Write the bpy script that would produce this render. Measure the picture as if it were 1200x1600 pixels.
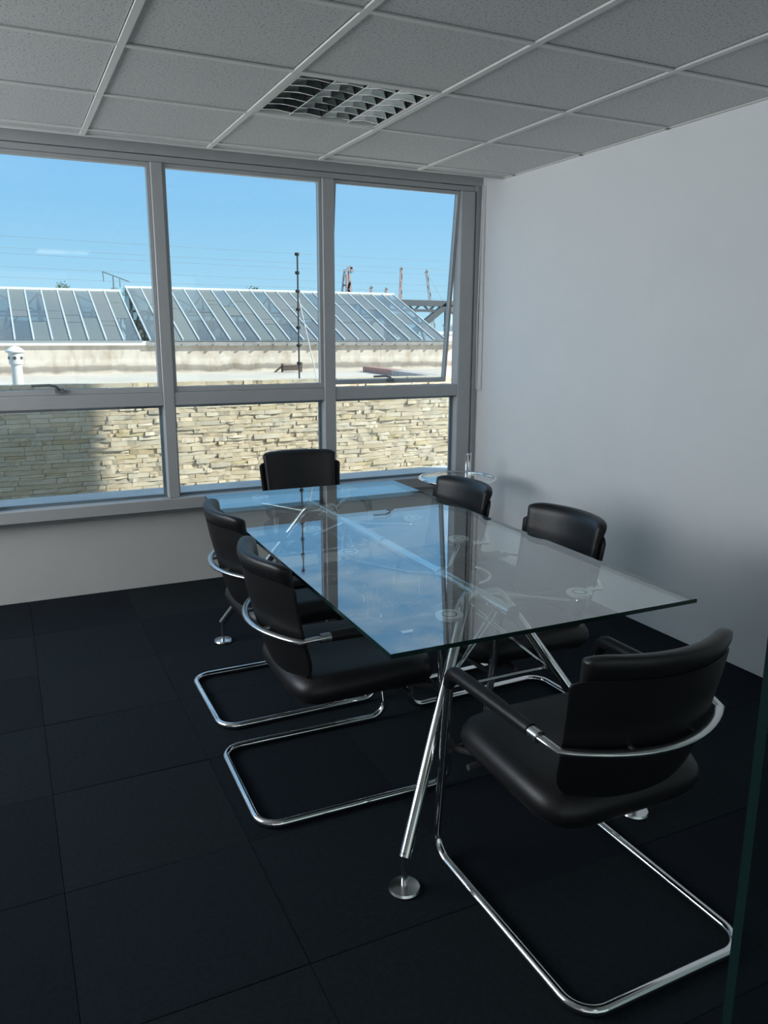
import bpy, bmesh, math, random
from mathutils import Vector, Matrix

for o in list(bpy.data.objects):
    bpy.data.objects.remove(o, do_unlink=True)
S = bpy.context.scene
COL = S.collection
PI = math.pi
random.seed(7)

# ------------------------------------------------------------------ camera
cam_d = bpy.data.cameras.new('camera')
cam = bpy.data.objects.new('camera', cam_d)
COL.objects.link(cam)
S.camera = cam
cam_d.sensor_fit = 'VERTICAL'
cam_d.sensor_height = 36.0
cam_d.lens = 36.0 * 1224.2 / 1600.0
cam_d.clip_start = 0.05
cam_d.clip_end = 2000
yaw, pitch, roll = math.radians(25.749), math.radians(-12.835), math.radians(0.207)
fw = Vector((math.sin(yaw) * math.cos(pitch), math.cos(yaw) * math.cos(pitch), math.sin(pitch)))
rt = Vector((math.cos(yaw), -math.sin(yaw), 0))
up = rt.cross(fw)
r2 = rt * math.cos(roll) + up * math.sin(roll)
u2 = -rt * math.sin(roll) + up * math.cos(roll)
M = Matrix((r2, u2, -fw)).transposed().to_4x4()
M.translation = Vector((-2.2856, -4.1732, 1.4621))
cam.matrix_world = M

# ------------------------------------------------------------------ world, sun, exposure
W = bpy.data.worlds.new('sky')
S.world = W
W.use_nodes = True
nt = W.node_tree
nt.nodes.clear()


def nd(t, kind, **kw):
    n = t.nodes.new(kind)
    for k, v in kw.items():
        if k in n.inputs:
            n.inputs[k].default_value = v
        else:
            setattr(n, k, v)
    return n


def ramp(t, stops, interp='LINEAR'):
    n = t.nodes.new('ShaderNodeValToRGB')
    n.color_ramp.interpolation = interp
    e = n.color_ramp.elements
    while len(e) > 1:
        e.remove(e[-1])
    e[0].position, e[0].color = stops[0][0], (*stops[0][1], 1)
    for p, c in stops[1:]:
        x = e.new(p)
        x.color = (*c, 1)
    return n


SKY_STRENGTH = 1.65
SUN_STRENGTH = 9.5
tc = nd(nt, 'ShaderNodeTexCoord')
sep = nd(nt, 'ShaderNodeSeparateXYZ')
nt.links.new(tc.outputs['Generated'], sep.inputs[0])
sky = ramp(nt, [(0.0, (0.46, 0.68, 0.79)), (0.04, (0.40, 0.65, 0.80)), (0.14, (0.28, 0.55, 0.79)),
                (0.24, (0.23, 0.49, 0.78)), (0.45, (0.22, 0.46, 0.75)), (1.0, (0.21, 0.43, 0.72))])
nt.links.new(sep.outputs['Z'], sky.inputs[0])
mp = nd(nt, 'ShaderNodeMapping')
mp.inputs['Scale'].default_value = (2.2, 2.2, 9.0)
nt.links.new(tc.outputs['Generated'], mp.inputs['Vector'])
cl = nd(nt, 'ShaderNodeTexNoise', Scale=1.6, Detail=7.0, Roughness=0.6)
nt.links.new(mp.outputs[0], cl.inputs['Vector'])
clr = ramp(nt, [(0.47, (0, 0, 0)), (0.66, (1, 1, 1))])
nt.links.new(cl.outputs[0], clr.inputs[0])
high = ramp(nt, [(0.15, (0, 0, 0)), (0.30, (0.75, 0.75, 0.75))])
nt.links.new(sep.outputs['Z'], high.inputs[0])
mul = nd(nt, 'ShaderNodeMath', operation='MULTIPLY')
nt.links.new(clr.outputs[0], mul.inputs[0])
nt.links.new(high.outputs[0], mul.inputs[1])
mix = nd(nt, 'ShaderNodeMix', data_type='RGBA')
nt.links.new(mul.outputs[0], mix.inputs['Factor'])
nt.links.new(sky.outputs[0], mix.inputs['A'])
mix.inputs['B'].default_value = (0.86, 0.9, 0.93, 1)
bg = nd(nt, 'ShaderNodeBackground', Strength=SKY_STRENGTH)
nt.links.new(mix.outputs['Result'], bg.inputs[0])
wo = nd(nt, 'ShaderNodeOutputWorld')
nt.links.new(bg.outputs[0], wo.inputs[0])

sd = bpy.data.lights.new('sun', 'SUN')
sd.energy = SUN_STRENGTH
sd.color = (1.0, 0.93, 0.82)
sd.angle = math.radians(1.4)
sun = bpy.data.objects.new('sun', sd)
COL.objects.link(sun)
sun_dir = Vector((-1.6, 1.0, -1.32)).normalized()      # from the right and behind the building
sun.rotation_euler = sun_dir.to_track_quat('-Z', 'Y').to_euler()
sun.location = (6, -6, 9)

# added area light behind the camera to brighten the room; no window there
ad = bpy.data.lights.new('corridor_fill', 'AREA')
ad.shape = 'RECTANGLE'
ad.size, ad.size_y = 5.6, 2.1
ad.energy = 24
ad.color = (.95, .98, 1.0)
fill_back = bpy.data.objects.new('corridor_fill', ad)
COL.objects.link(fill_back)
fill_back.location = (-2.45, -6.86, 1.20)
fill_back.rotation_euler = (math.radians(90), 0, 0)
# added area light at the left, out of view, to lift the right wall
ad2 = bpy.data.lights.new('side_fill', 'AREA')
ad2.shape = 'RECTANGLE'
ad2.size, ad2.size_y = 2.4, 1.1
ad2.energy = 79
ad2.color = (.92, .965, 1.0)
fill_left = bpy.data.objects.new('side_fill', ad2)
COL.objects.link(fill_left)
fill_left.location = (-4.60, -.95, 1.80)
fill_left.rotation_euler = (math.radians(90), 0, math.radians(-90))

S.view_settings.view_transform = 'Standard'
S.view_settings.look = 'None'
S.view_settings.gamma = 1
S.view_settings.use_curve_mapping = False
S.view_settings.exposure = 0.0
S.cycles.max_bounces = 12
S.cycles.diffuse_bounces = 6
S.cycles.glossy_bounces = 6
S.cycles.transmission_bounces = 8
S.cycles.transparent_max_bounces = 24


# ------------------------------------------------------------------ materials
def new_mat(name):
    m = bpy.data.materials.new(name)
    m.use_nodes = True
    t = m.node_tree
    t.nodes.clear()
    out = t.nodes.new('ShaderNodeOutputMaterial')
    return m, t, out


def pbr(name, col, rough=0.5, metal=0.0, spec=0.5, noise=None, bump=None, coat=0.0):
    """noise = (scale, second colour, lo, hi); bump = (scale, strength, distance)"""
    m, t, out = new_mat(name)
    b = nd(t, 'ShaderNodeBsdfPrincipled')
    b.inputs['Base Color'].default_value = (*col, 1)
    b.inputs['Roughness'].default_value = rough
    b.inputs['Metallic'].default_value = metal
    b.inputs['Specular IOR Level'].default_value = spec
    b.inputs['Coat Weight'].default_value = coat
    t.links.new(b.outputs[0], out.inputs[0])
    c = None
    if noise or bump:
        c = nd(t, 'ShaderNodeTexCoord')
    if noise:
        n = nd(t, 'ShaderNodeTexNoise', Scale=noise[0], Detail=6.0, Roughness=0.65)
        t.links.new(c.outputs['Object'], n.inputs['Vector'])
        r = ramp(t, [(noise[2], col), (noise[3], noise[1])])
        t.links.new(n.outputs[0], r.inputs[0])
        t.links.new(r.outputs[0], b.inputs['Base Color'])
    if bump:
        n = nd(t, 'ShaderNodeTexNoise', Scale=bump[0], Detail=5.0)
        t.links.new(c.outputs['Object'], n.inputs['Vector'])
        bp = nd(t, 'ShaderNodeBump', Strength=bump[1], Distance=bump[2])
        t.links.new(n.outputs[0], bp.inputs['Height'])
        t.links.new(bp.outputs[0], b.inputs['Normal'])
    return m


def glass(name, tint, ior=1.5, rough=0.0, frost=0.0, frost_col=(.3, .33, .32), gain=1.0):
    m, t, out = new_mat(name)
    tr = nd(t, 'ShaderNodeBsdfTransparent')
    tr.inputs[0].default_value = (*tint, 1)
    gl = nd(t, 'ShaderNodeBsdfGlossy', Roughness=rough)
    gl.inputs[0].default_value = (gain, gain, gain, 1)
    fr = nd(t, 'ShaderNodeFresnel', IOR=ior)
    # the pane is not refracting, so the way out must reflect like the way in
    ge = nd(t, 'ShaderNodeNewGeometry')
    mr = nd(t, 'ShaderNodeMapRange')
    mr.inputs['To Min'].default_value = ior
    mr.inputs['To Max'].default_value = 1 / ior
    t.links.new(ge.outputs['Backfacing'], mr.inputs['Value'])
    t.links.new(mr.outputs[0], fr.inputs['IOR'])
    mx = nd(t, 'ShaderNodeMixShader')
    base = tr
    if frost > 0:
        df = nd(t, 'ShaderNodeBsdfDiffuse')
        df.inputs[0].default_value = (*frost_col, 1)
        m2 = nd(t, 'ShaderNodeMixShader')
        m2.inputs[0].default_value = frost
        t.links.new(tr.outputs[0], m2.inputs[1])
        t.links.new(df.outputs[0], m2.inputs[2])
        base = m2
    t.links.new(fr.outputs[0], mx.inputs[0])
    t.links.new(base.outputs[0], mx.inputs[1])
    t.links.new(gl.outputs[0], mx.inputs[2])
    t.links.new(mx.outputs[0], out.inputs[0])
    return m


def emit(name, col, strength):
    m, t, out = new_mat(name)
    e = nd(t, 'ShaderNodeEmission', Strength=strength)
    e.inputs[0].default_value = (*col, 1)
    t.links.new(e.outputs[0], out.inputs[0])
    return m


MAT = {}
MAT['plaster'] = pbr('white_plaster', (.80, .81, .82), .75, noise=(3.0, (.77, .785, .80), .35, .7), bump=(60, .08, .002))
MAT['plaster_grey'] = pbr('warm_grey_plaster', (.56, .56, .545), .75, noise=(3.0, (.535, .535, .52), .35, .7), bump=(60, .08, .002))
MAT['plaster_shell'] = pbr('outer_plaster', (.62, .60, .56), .85)
MAT['slab'] = pbr('concrete_slab', (.35, .35, .35), .9)
MAT['tile'] = pbr('mineral_tile', (.67, .67, .655), .9, noise=(120, (.17, .17, .17), .55, .66), bump=(190, .35, .002))
MAT['tile_b'] = pbr('mineral_tile_aged', (.635, .64, .63), .9, noise=(130, (.17, .17, .17), .555, .665), bump=(190, .35, .002))
MAT['grid'] = pbr('white_grid_metal', (.70, .70, .68), .5)
MAT['frame'] = pbr('grey_white_aluminium', (.42, .43, .435), .42, noise=(8, (.395, .405, .415), .3, .7))
MAT['gasket'] = pbr('dark_gasket', (.05, .05, .055), .6)
MAT['carpet'] = pbr('carpet_teal', (.0105, .0165, .0215), .95, spec=.15, noise=(70, (.006, .0100, .0135), .35, .7), bump=(260, .5, .004))
MAT['carpet_b'] = pbr('carpet_navy', (.0085, .0128, .0188), .95, spec=.15, noise=(70, (.0048, .0076, .0116), .35, .7), bump=(260, .5, .004))
MAT['carpet_c'] = pbr('carpet_grey', (.0122, .0180, .0220), .95, spec=.15, noise=(70, (.007, .0110, .0138), .35, .7), bump=(260, .5, .004))
MAT['screed'] = pbr('dark_screed', (.006, .007, .008), .95)
MAT['chrome'] = pbr('chrome', (.78, .79, .80), .09, metal=1.0)
MAT['steel'] = pbr('brushed_steel', (.62, .63, .64), .24, metal=1.0)
MAT['pad'] = pbr('satin_nickel', (.88, .89, .89), .55)
MAT['leather'] = pbr('black_leather', (.0088, .0088, .0102), .42, spec=.42, bump=(140, .18, .002))
MAT['shell'] = pbr('black_upholstered_shell', (.0062, .0062, .0070), .55, spec=.32, bump=(260, .2, .0015))
MAT['piping'] = pbr('piping', (.05, .05, .055), .4)
MAT['rubber'] = pbr('black_rubber', (.008, .008, .009), .6)
MAT['window_glass'] = glass('tinted_window_glass', (.78, .83, .85), 1.45)
MAT['table_glass'] = glass('table_glass', (.92, .96, .955), 2.2)
MAT['glass_edge'] = pbr('green_glass_edge', (.010, .028, .027), .12, spec=.4)
MAT['door_glass'] = glass('green_partition_glass', (.86, .93, .91), 1.5)
MAT['round_glass'] = glass('round_table_glass', (.93, .965, .955), 1.9)
MAT['louver'] = pbr('mirror_louvre', (.80, .80, .78), .14, metal=1.0)
MAT['tube_white'] = pbr('fluorescent_tube', (.82, .82, .80), .3)
MAT['lit'] = emit('fill_panel_glow', (1.0, .97, .92), 2.5)
MAT['ledge'] = pbr('ledge_membrane', (.70, .69, .67), .8, noise=(5, (.58, .57, .56), .35, .65))
MAT['roof'] = pbr('pale_roof_screed', (.68, .59, .49), .85, noise=(.9, (.56, .48, .39), .35, .7))
MAT['coping_white'] = pbr('white_painted_coping', (.78, .78, .76), .7)
MAT['coping_grey'] = pbr('grey_coping', (.34, .33, .31), .8, noise=(6, (.22, .21, .20), .4, .7))
MAT['bar'] = pbr('pale_glazing_bar', (.52, .54, .54), .5)
MAT['bar_dark'] = pbr('grey_glazing_bar', (.30, .33, .34), .5)
MAT['iron'] = pbr('dark_ironwork', (.05, .056, .06), .6)
MAT['pane_clear'] = glass('clear_roof_glass', (.78, .84, .84), 1.5, frost=.16, frost_col=(.34, .35, .34))
MAT['pane_grey'] = glass('frosted_grey_roof_glass', (.7, .75, .73), 1.45, frost=.84, frost_col=(.205, .205, .19))
MAT['pane_green'] = glass('frosted_green_roof_glass', (.7, .75, .73), 1.45, frost=.86, frost_col=(.185, .20, .18))
MAT['pane_rear'] = glass('dusty_rear_glazing', (.75, .79, .79), 1.35, frost=.2, frost_col=(.30, .31, .30))
MAT['mortar'] = pbr('stone_joint', (.30, .26, .20), .95)
STONE = [pbr('cream_stone', (.72, .60, .44), .9, noise=(5, (.64, .53, .38), .35, .7), bump=(9, .3, .03)),
         pbr('buff_stone', (.68, .56, .40), .9, noise=(5, (.60, .49, .34), .35, .7), bump=(9, .3, .03)),
         pbr('pale_stone', (.75, .65, .50), .9, noise=(5, (.68, .58, .44), .35, .7), bump=(9, .3, .03)),
         pbr('grey_stone', (.64, .56, .43), .9, noise=(5, (.57, .49, .38), .35, .7), bump=(9, .3, .03)),
         pbr('ochre_stone', (.68, .55, .34), .9, noise=(5, (.58, .47, .29), .35, .7), bump=(9, .3, .03))]
MAT['pipe'] = pbr('white_pvc_pipe', (.80, .80, .78), .5)
MAT['dark_metal'] = pbr('dark_metal', (.05, .05, .055), .5)
MAT['handle'] = pbr('grey_handle', (.20, .21, .21), .35, metal=.6)
MAT['rust'] = pbr('rusty_iron', (.075, .052, .04), .9, noise=(8, (.12, .085, .065), .4, .6))
MAT['red_brick'] = pbr('red_render', (.46, .25, .21), .9, noise=(6, (.40, .24, .2), .4, .6))
MAT['block'] = pbr('pale_block', (.50, .46, .43), .9, noise=(6, (.40, .36, .34), .4, .6))
MAT['crane_red'] = pbr('hazed_red_steel', (.42, .27, .24), .7)  # distance haze is mixed into these crane colours
MAT['crane_head'] = pbr('hazed_brown_steel', (.30, .25, .25), .7)
MAT['crane_grey'] = pbr('hazy_grey_steel', (.30, .30, .31), .7)
MAT['truss'] = pbr('grey_truss_steel', (.085, .09, .092), .6)
MAT['parapet_rear'] = pbr('rear_kerb', (.52, .50, .46), .9, noise=(1.5, (.34, .33, .31), .35, .65))
MAT['leaf'] = pbr('tree_leaves', (.06, .10, .03), .9)
MAT['bark'] = pbr('bark', (.10, .07, .05), .9)
MAT['ground'] = pbr('dusty_ground', (.55, .54, .50), .95, noise=(.05, (.42, .43, .40), .4, .6))
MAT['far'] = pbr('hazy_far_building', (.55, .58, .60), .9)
MAT['wire'] = pbr('overhead_wire', (.28, .36, .42), .7)
MAT['cord'] = pbr('white_bead_chain', (.72, .73, .74), .4)


def parapet_mat():
    m, t, out = new_mat('stained_parapet')
    b = nd(t, 'ShaderNodeBsdfPrincipled', Roughness=.9)
    t.links.new(b.outputs[0], out.inputs[0])
    c = nd(t, 'ShaderNodeTexCoord')
    s = nd(t, 'ShaderNodeSeparateXYZ')
    t.links.new(c.outputs['Object'], s.inputs[0])
    n = nd(t, 'ShaderNodeTexNoise', Scale=1.4, Detail=8.0, Roughness=.7)
    t.links.new(c.outputs['Object'], n.inputs['Vector'])
    # streaks
    mp_ = nd(t, 'ShaderNodeMapping')
    mp_.inputs['Scale'].default_value = (1.9, 1, .9)
    t.links.new(c.outputs['Object'], mp_.inputs['Vector'])
    n2 = nd(t, 'ShaderNodeTexNoise', Scale=2.0, Detail=6.0, Roughness=.7)
    t.links.new(mp_.outputs[0], n2.inputs['Vector'])
    ad = nd(t, 'ShaderNodeMath', operation='MULTIPLY_ADD')
    t.links.new(n.outputs[0], ad.inputs[0])
    ad.inputs[1].default_value = .26
    t.links.new(s.outputs['Z'], ad.inputs[2])
    band = ramp(t, [(.58, (.74, .67, .58)), (.66, (.60, .53, .45)), (.70, (.30, .265, .225)), (.80, (.36, .315, .265)),
                    (.84, (.64, .56, .47)), (.95, (.72, .65, .56)), (1.0, (.66, .58, .49))])
    t.links.new(ad.outputs[0], band.inputs[0])
    st = ramp(t, [(.45, (1, 1, 1)), (.72, (.58, .50, .42))])
    t.links.new(n2.outputs[0], st.inputs[0])
    mx = nd(t, 'ShaderNodeMix', data_type='RGBA', blend_type='MULTIPLY')
    mx.inputs['Factor'].default_value = .8
    t.links.new(band.outputs[0], mx.inputs['A'])
    t.links.new(st.outputs[0], mx.inputs['B'])
    t.links.new(mx.outputs['Result'], b.inputs['Base Color'])
    return m


MAT['parapet'] = parapet_mat()


# ------------------------------------------------------------------ mesh helpers
def box(bm, x0, x1, y0, y1, z0, z1, mi=0):
    v = [bm.verts.new((x, y, z)) for x in (x0, x1) for y in (y0, y1) for z in (z0, z1)]
    for q in ((0, 1, 3, 2), (4, 6, 7, 5), (0, 4, 5, 1), (2, 3, 7, 6), (0, 2, 6, 4), (1, 5, 7, 3)):
        f = bm.faces.new([v[i] for i in q])
        f.material_index = mi
    return v


def frames(pts, closed):
    n = len(pts)
    tg = []
    for i in range(n):
        if closed:
            a, b = pts[i - 1], pts[(i + 1) % n]
        else:
            a, b = pts[max(i - 1, 0)], pts[min(i + 1, n - 1)]
        tg.append((b - a).normalized())
    ref = Vector((0, 0, 1)) if abs(tg[0].z) < .9 else Vector((1, 0, 0))
    nrm = (ref - tg[0] * ref.dot(tg[0])).normalized()
    out = []
    for i in range(n):
        nrm = (nrm - tg[i] * nrm.dot(tg[i]))
        nrm.normalize()
        out.append((tg[i], nrm, tg[i].cross(nrm)))
    return out


def tube(bm, pts, r, n=12, closed=False, rb=None, mi=0):
    pts = [Vector(p) for p in pts]
    rb = r if rb is None else rb
    rings = []
    for i, (p, (t, a, b)) in enumerate(zip(pts, frames(pts, closed))):
        ri = r[i] if isinstance(r, (list, tuple)) else r
        rj = ri if isinstance(r, (list, tuple)) else rb
        rings.append([bm.verts.new(p + a * (ri * math.cos(k * 2 * PI / n)) + b * (rj * math.sin(k * 2 * PI / n))) for k in range(n)])
    m = len(rings)
    for i in range(m if closed else m - 1):
        A, B = rings[i], rings[(i + 1) % m]
        for k in range(n):
            f = bm.faces.new((A[k], A[(k + 1) % n], B[(k + 1) % n], B[k]))
            f.material_index = mi
    if not closed:
        bm.faces.new(rings[0][::-1]).material_index = mi
        bm.faces.new(rings[-1]).material_index = mi


def fillet(pts, r, n=6, closed=False):
    pts = [Vector(p) for p in pts]
    N = len(pts)
    rr = r if isinstance(r, (list, tuple)) else [r] * N
    out = []
    for i in range(N):
        if not closed and i in (0, N - 1):
            out.append(pts[i])
            continue
        p, a, b = pts[i], pts[i - 1], pts[(i + 1) % N]
        da, db = (a - p), (b - p)
        la, lb = da.length, db.length
        da.normalize(); db.normalize()
        ang = da.angle(db)
        if ang > PI - .02:
            out.append(p)
            continue
        d = min(rr[i] / math.tan(ang / 2), la * .49, lb * .49)
        s, e = p + da * d, p + db * d
        rad = d * math.tan(ang / 2)
        c = p + (da + db).normalized() * (rad / math.sin(ang / 2))
        vs, ve = s - c, e - c
        th = vs.angle(ve)
        for k in range(n + 1):
            q = k / n
            out.append(c + (vs * math.sin((1 - q) * th) + ve * math.sin(q * th)) / math.sin(th))
    return out


def lathe(bm, prof, c=(0, 0, 0), n=32, mi=0):
    """prof: list of (r, z)"""
    rings = []
    for r, z in prof:
        if r < 1e-6:
            rings.append([bm.verts.new((c[0], c[1], c[2] + z))])
        else:
            rings.append([bm.verts.new((c[0] + r * math.cos(2 * PI * k / n), c[1] + r * math.sin(2 * PI * k / n), c[2] + z)) for k in range(n)])
    for A, B in zip(rings, rings[1:]):
        for k in range(n):
            a = [A[0]] if len(A) == 1 else [A[k], A[(k + 1) % n]]
            b = [B[0]] if len(B) == 1 else [B[(k + 1) % n], B[k]]
            if len(a) + len(b) >= 3:
                bm.faces.new(a + b).material_index = mi


def rod(bm, p, q, w, h=None, mi=0):
    """rectangular bar from p to q"""
    p, q = Vector(p), Vector(q)
    h = w if h is None else h
    t = (q - p).normalized()
    ref = Vector((0, 0, 1)) if abs(t.z) < .95 else Vector((0, 1, 0))
    a = t.cross(ref).normalized()
    b = a.cross(t)
    vs = [bm.verts.new(c + a * (sx * w / 2) + b * (sy * h / 2)) for c in (p, q) for sx, sy in ((-1, -1), (1, -1), (1, 1), (-1, 1))]
    for f in ((3, 2, 1, 0), (4, 5, 6, 7), (0, 1, 5, 4), (1, 2, 6, 5), (2, 3, 7, 6), (3, 0, 4, 7)):
        bm.faces.new([vs[i] for i in f]).material_index = mi


def obj(name, bm, mats, parent=None, smooth=False, loc=None, bevel=None, sharp=40):
    bmesh.ops.recalc_face_normals(bm, faces=bm.faces)
    if bevel:
        bmesh.ops.bevel(bm, geom=list(bm.edges), offset=bevel[0], segments=bevel[1], affect='EDGES', profile=.5, clamp_overlap=True)
    me = bpy.data.meshes.new(name)
    bm.to_mesh(me)
    bm.free()
    for m in (mats if isinstance(mats, (list, tuple)) else [mats]):
        me.materials.append(m)
    if smooth:
        for p in me.polygons:
            p.use_smooth = True
        me.set_sharp_from_angle(angle=math.radians(sharp))
    o = bpy.data.objects.new(name, me)
    COL.objects.link(o)
    if parent:
        o.parent = parent
    if loc:
        o.location = loc
    return o


def empty(name, loc=(0, 0, 0), rz=0.0, parent=None):
    o = bpy.data.objects.new(name, None)
    o.empty_display_size = .1
    COL.objects.link(o)
    o.location = loc
    o.rotation_euler = (0, 0, rz)
    if parent:
        o.parent = parent
    return o


def tag(o, label, cat, group=None):
    o['label'] = label
    o['category'] = cat
    if group:
        o['group'] = group
    return o


def struct(o):
    o['kind'] = 'structure'
    return o


def B():
    return bmesh.new()


def bx(name, dims, mat, parent=None, bevel=None, loc=None):
    bm = B()
    box(bm, *dims)
    return obj(name, bm, mat, parent, bevel=bevel, loc=loc)


def copy_tree(o, parent=None):
    c = o.copy()
    COL.objects.link(c)
    if parent:
        c.parent = parent
    for ch in list(o.children):
        copy_tree(ch, c)
    return c


# ------------------------------------------------------------------ the room shell
XL, XR = -5.5, .592          # side walls
YN, YW = -3.68, .41          # near glass line, inner face of window wall
ZC = 2.385                   # ceiling
CT = .508                    # carpet tile
GT = .61                     # ceiling grid

# floor with carpet tiles
bm = B()
box(bm, XL - .3, 1.1, -7.2, .75, -.3, -.012)
floor = struct(obj('floor', bm, MAT['screed']))
carpet_meshes = []
for k, mn in enumerate(('carpet', 'carpet_b', 'carpet_c')):
    bm = B()
    h = CT / 2 - .0006
    box(bm, -h, h, -h, h, -.012, 0)
    bmesh.ops.bevel(bm, geom=[e for e in bm.edges if all(v.co.z > -.001 for v in e.verts)], offset=.0009, segments=1, affect='EDGES')
    me = bpy.data.meshes.new('carpet_tile')
    bm.to_mesh(me)
    bm.free()
    me.materials.append(MAT[mn])
    carpet_meshes.append(me)
x0, y0 = -2.262, -1.660
for i in range(-6, 6):
    for j in range(-4, 5):
        cx, cy = x0 + (i + .5) * CT, y0 + (j + .5) * CT
        ax0, ax1 = max(cx - CT / 2, XL), min(cx + CT / 2, XR)
        ay0, ay1 = max(cy - CT / 2, YN), min(cy + CT / 2, YW)
        if ax1 - ax0 < .02 or ay1 - ay0 < .02:
            continue
        o = bpy.data.objects.new('carpet_tile', random.choice(carpet_meshes))
        COL.objects.link(o)
        o.parent = floor
        full = ax1 - ax0 > CT - .001 and ay1 - ay0 > CT - .001
        o.location = ((ax0 + ax1) / 2, (ay0 + ay1) / 2, random.uniform(-.0012, 0))
        if full:
            o.rotation_euler = (random.uniform(-.002, .002), random.uniform(-.002, .002), random.choice((0, PI / 2)))
        else:
            o.scale = ((ax1 - ax0) / CT, (ay1 - ay0) / CT, 1)
bx('corridor_carpet', (XL, XR, -6.9, YN, -.012, -.001), MAT['carpet_b'], floor)

# walls
struct(bx('wall_right', (XR, 1.1, -7.2, .45, -.3, 6.2), MAT['plaster']))
struct(bx('wall_left', (XL - .3, XL, -7.2, .45, -.3, 6.2), MAT['plaster']))
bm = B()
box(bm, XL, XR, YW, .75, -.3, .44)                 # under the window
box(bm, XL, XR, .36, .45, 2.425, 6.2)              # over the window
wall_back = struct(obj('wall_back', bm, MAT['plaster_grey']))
struct(bx('wall_near', (XL, XR, -7.2, -6.9, -.3, 6.2), MAT['plaster']))

# ceiling: slab, grid and tiles
bm = B()
box(bm, XL, XR, -6.9, .36, 2.75, 2.95)
ceiling = struct(obj('ceiling', bm, MAT['slab']))
bm = B()
box(bm, XL, XR, .112, .126, ZC - .004, 2.75)
obj('ceiling_edge_trim', bm, MAT['grid'], ceiling)
tile_meshes = []
for mn in ('tile', 'tile', 'tile_b'):
    bm = B()
    h = GT / 2 - .0158
    box(bm, -h, h, -h, h, 0, .016)
    me = bpy.data.meshes.new('ceiling_tile')
    bm.to_mesh(me)
    bm.free()
    me.materials.append(MAT[mn])
    tile_meshes.append(me)
lamp_cells = [(-1.22, -1.22), (-1.22, -3.66)]
xs = [XL] + [k * GT for k in range(-9, 1)] + [XR]
ys = [-6.9] + [k * GT for k in range(-11, 1)] + [.112]
for a, b in zip(xs, xs[1:]):
    for c, d in zip(ys, ys[1:]):
        if any(abs(a - lx) < .01 and abs(c - ly) < .01 for lx, ly in lamp_cells):
            continue
        if b - a < .04 or d - c < .04:
            continue
        if d < YN - .7:
            continue
        o = bpy.data.objects.new('ceiling_tile', random.choice(tile_meshes))
        COL.objects.link(o)
        o.parent = ceiling
        o.location = ((a + b) / 2, (c + d) / 2, ZC + .004 + random.uniform(0, .0025))
        full = (b - a) > GT - .02 and (d - c) > GT - .02
        if full:
            o.rotation_euler = (0, 0, random.choice((0, PI / 2, PI)))
        else:
            o.scale = ((b - a - .0316) / (GT - .0316), (d - c - .0316) / (GT - .0316), 1)
bx('corridor_ceiling_panel', (XL, XR, -6.9, YN - .72, ZC + .004, ZC + .02), MAT['tile'], ceiling)
for x in xs[1:-1]:
    bm = B()
    box(bm, x - .0125, x + .0125, YN - .7, .112, ZC - .002, ZC + .0055)
    box(bm, x - .003, x + .003, YN - .7, .112, ZC + .0055, ZC + .04)
    obj('grid_bar', bm, MAT['grid'], ceiling)
for y in ys[1:-1]:
    if y < YN - .7:
        continue
    bm = B()
    box(bm, XL, XR, y - .0115, y + .0115, ZC - .001, ZC + .0055)
    box(bm, XL, XR, y - .003, y + .003, ZC + .0055, ZC + .04)
    obj('grid_bar', bm, MAT['grid'], ceiling)
bm = B()
box(bm, XR - .018, XR - .0002, -6.9, .112, ZC - .001, ZC + .004)
obj('wall_angle', bm, MAT['grid'], ceiling)

# ------------------------------------------------------------------ the ribbon window
win = struct(empty('window_1', (0, 0, 0)))
WF, WB = .345, .43           # front and back of frame
bm = B(); box(bm, XL, .53, .36, WB, 2.341, 2.374); obj('head_rail', bm, MAT['frame'], win, bevel=(.003, 1))
bm = B(); box(bm, XL, XR, .352, WB, 2.377, 2.43); obj('blind_box', bm, MAT['frame'], win, bevel=(.003, 1))
bm = B(); box(bm, XL, .53, .335, WB, .462, .530); obj('sill_rail', bm, MAT['frame'], win, bevel=(.004, 1))
bm = B(); box(bm, XL, XR, .372, WB, .441, .4615); obj('sill_underside', bm, MAT['frame'], win, bevel=(.003, 1))
mull = [-.474 - .975 * k for k in range(5)]
wm = [.037 if k == 0 else .031 for k in range(5)]
for x, w in zip(mull, wm):
    bm = B()
    box(bm, x - w, x + w, WF, WB, .5305, 2.3405)
    obj('mullion', bm, MAT['frame'], win, bevel=(.004, 1))
bm = B()
box(bm, .43, .53, WF, WB, .5305, 2.3405)
obj('jamb', bm, MAT['frame'], win, bevel=(.004, 1))
bm = B()
box(bm, .532, .5915, .362, WB, .4625, 2.3765)
box(bm, .545, .560, .352, .364, .4625, 2.3765)
obj('jamb_cover', bm, MAT['frame'], win)
edges = [XL] + [e for k in (4, 3, 2, 1, 0) for e in (mull[k] - wm[k], mull[k] + wm[k])] + [.43]
bays = [(edges[i], edges[i + 1]) for i in range(0, len(edges), 2)]


def handle(parent, x, y, z):
    bm = B()
    box(bm, x - .022, x + .022, y - .018, y + .004, z - .012, z + .012)
    tube(bm, fillet([(x, y - .012, z + .002), (x - .012, y - .034, z + .022), (x - .05, y - .038, z + .032), (x - .135, y - .034, z + .030)], .02), .0065, 8)
    obj('handle', bm, MAT['handle'], parent, smooth=True)


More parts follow.
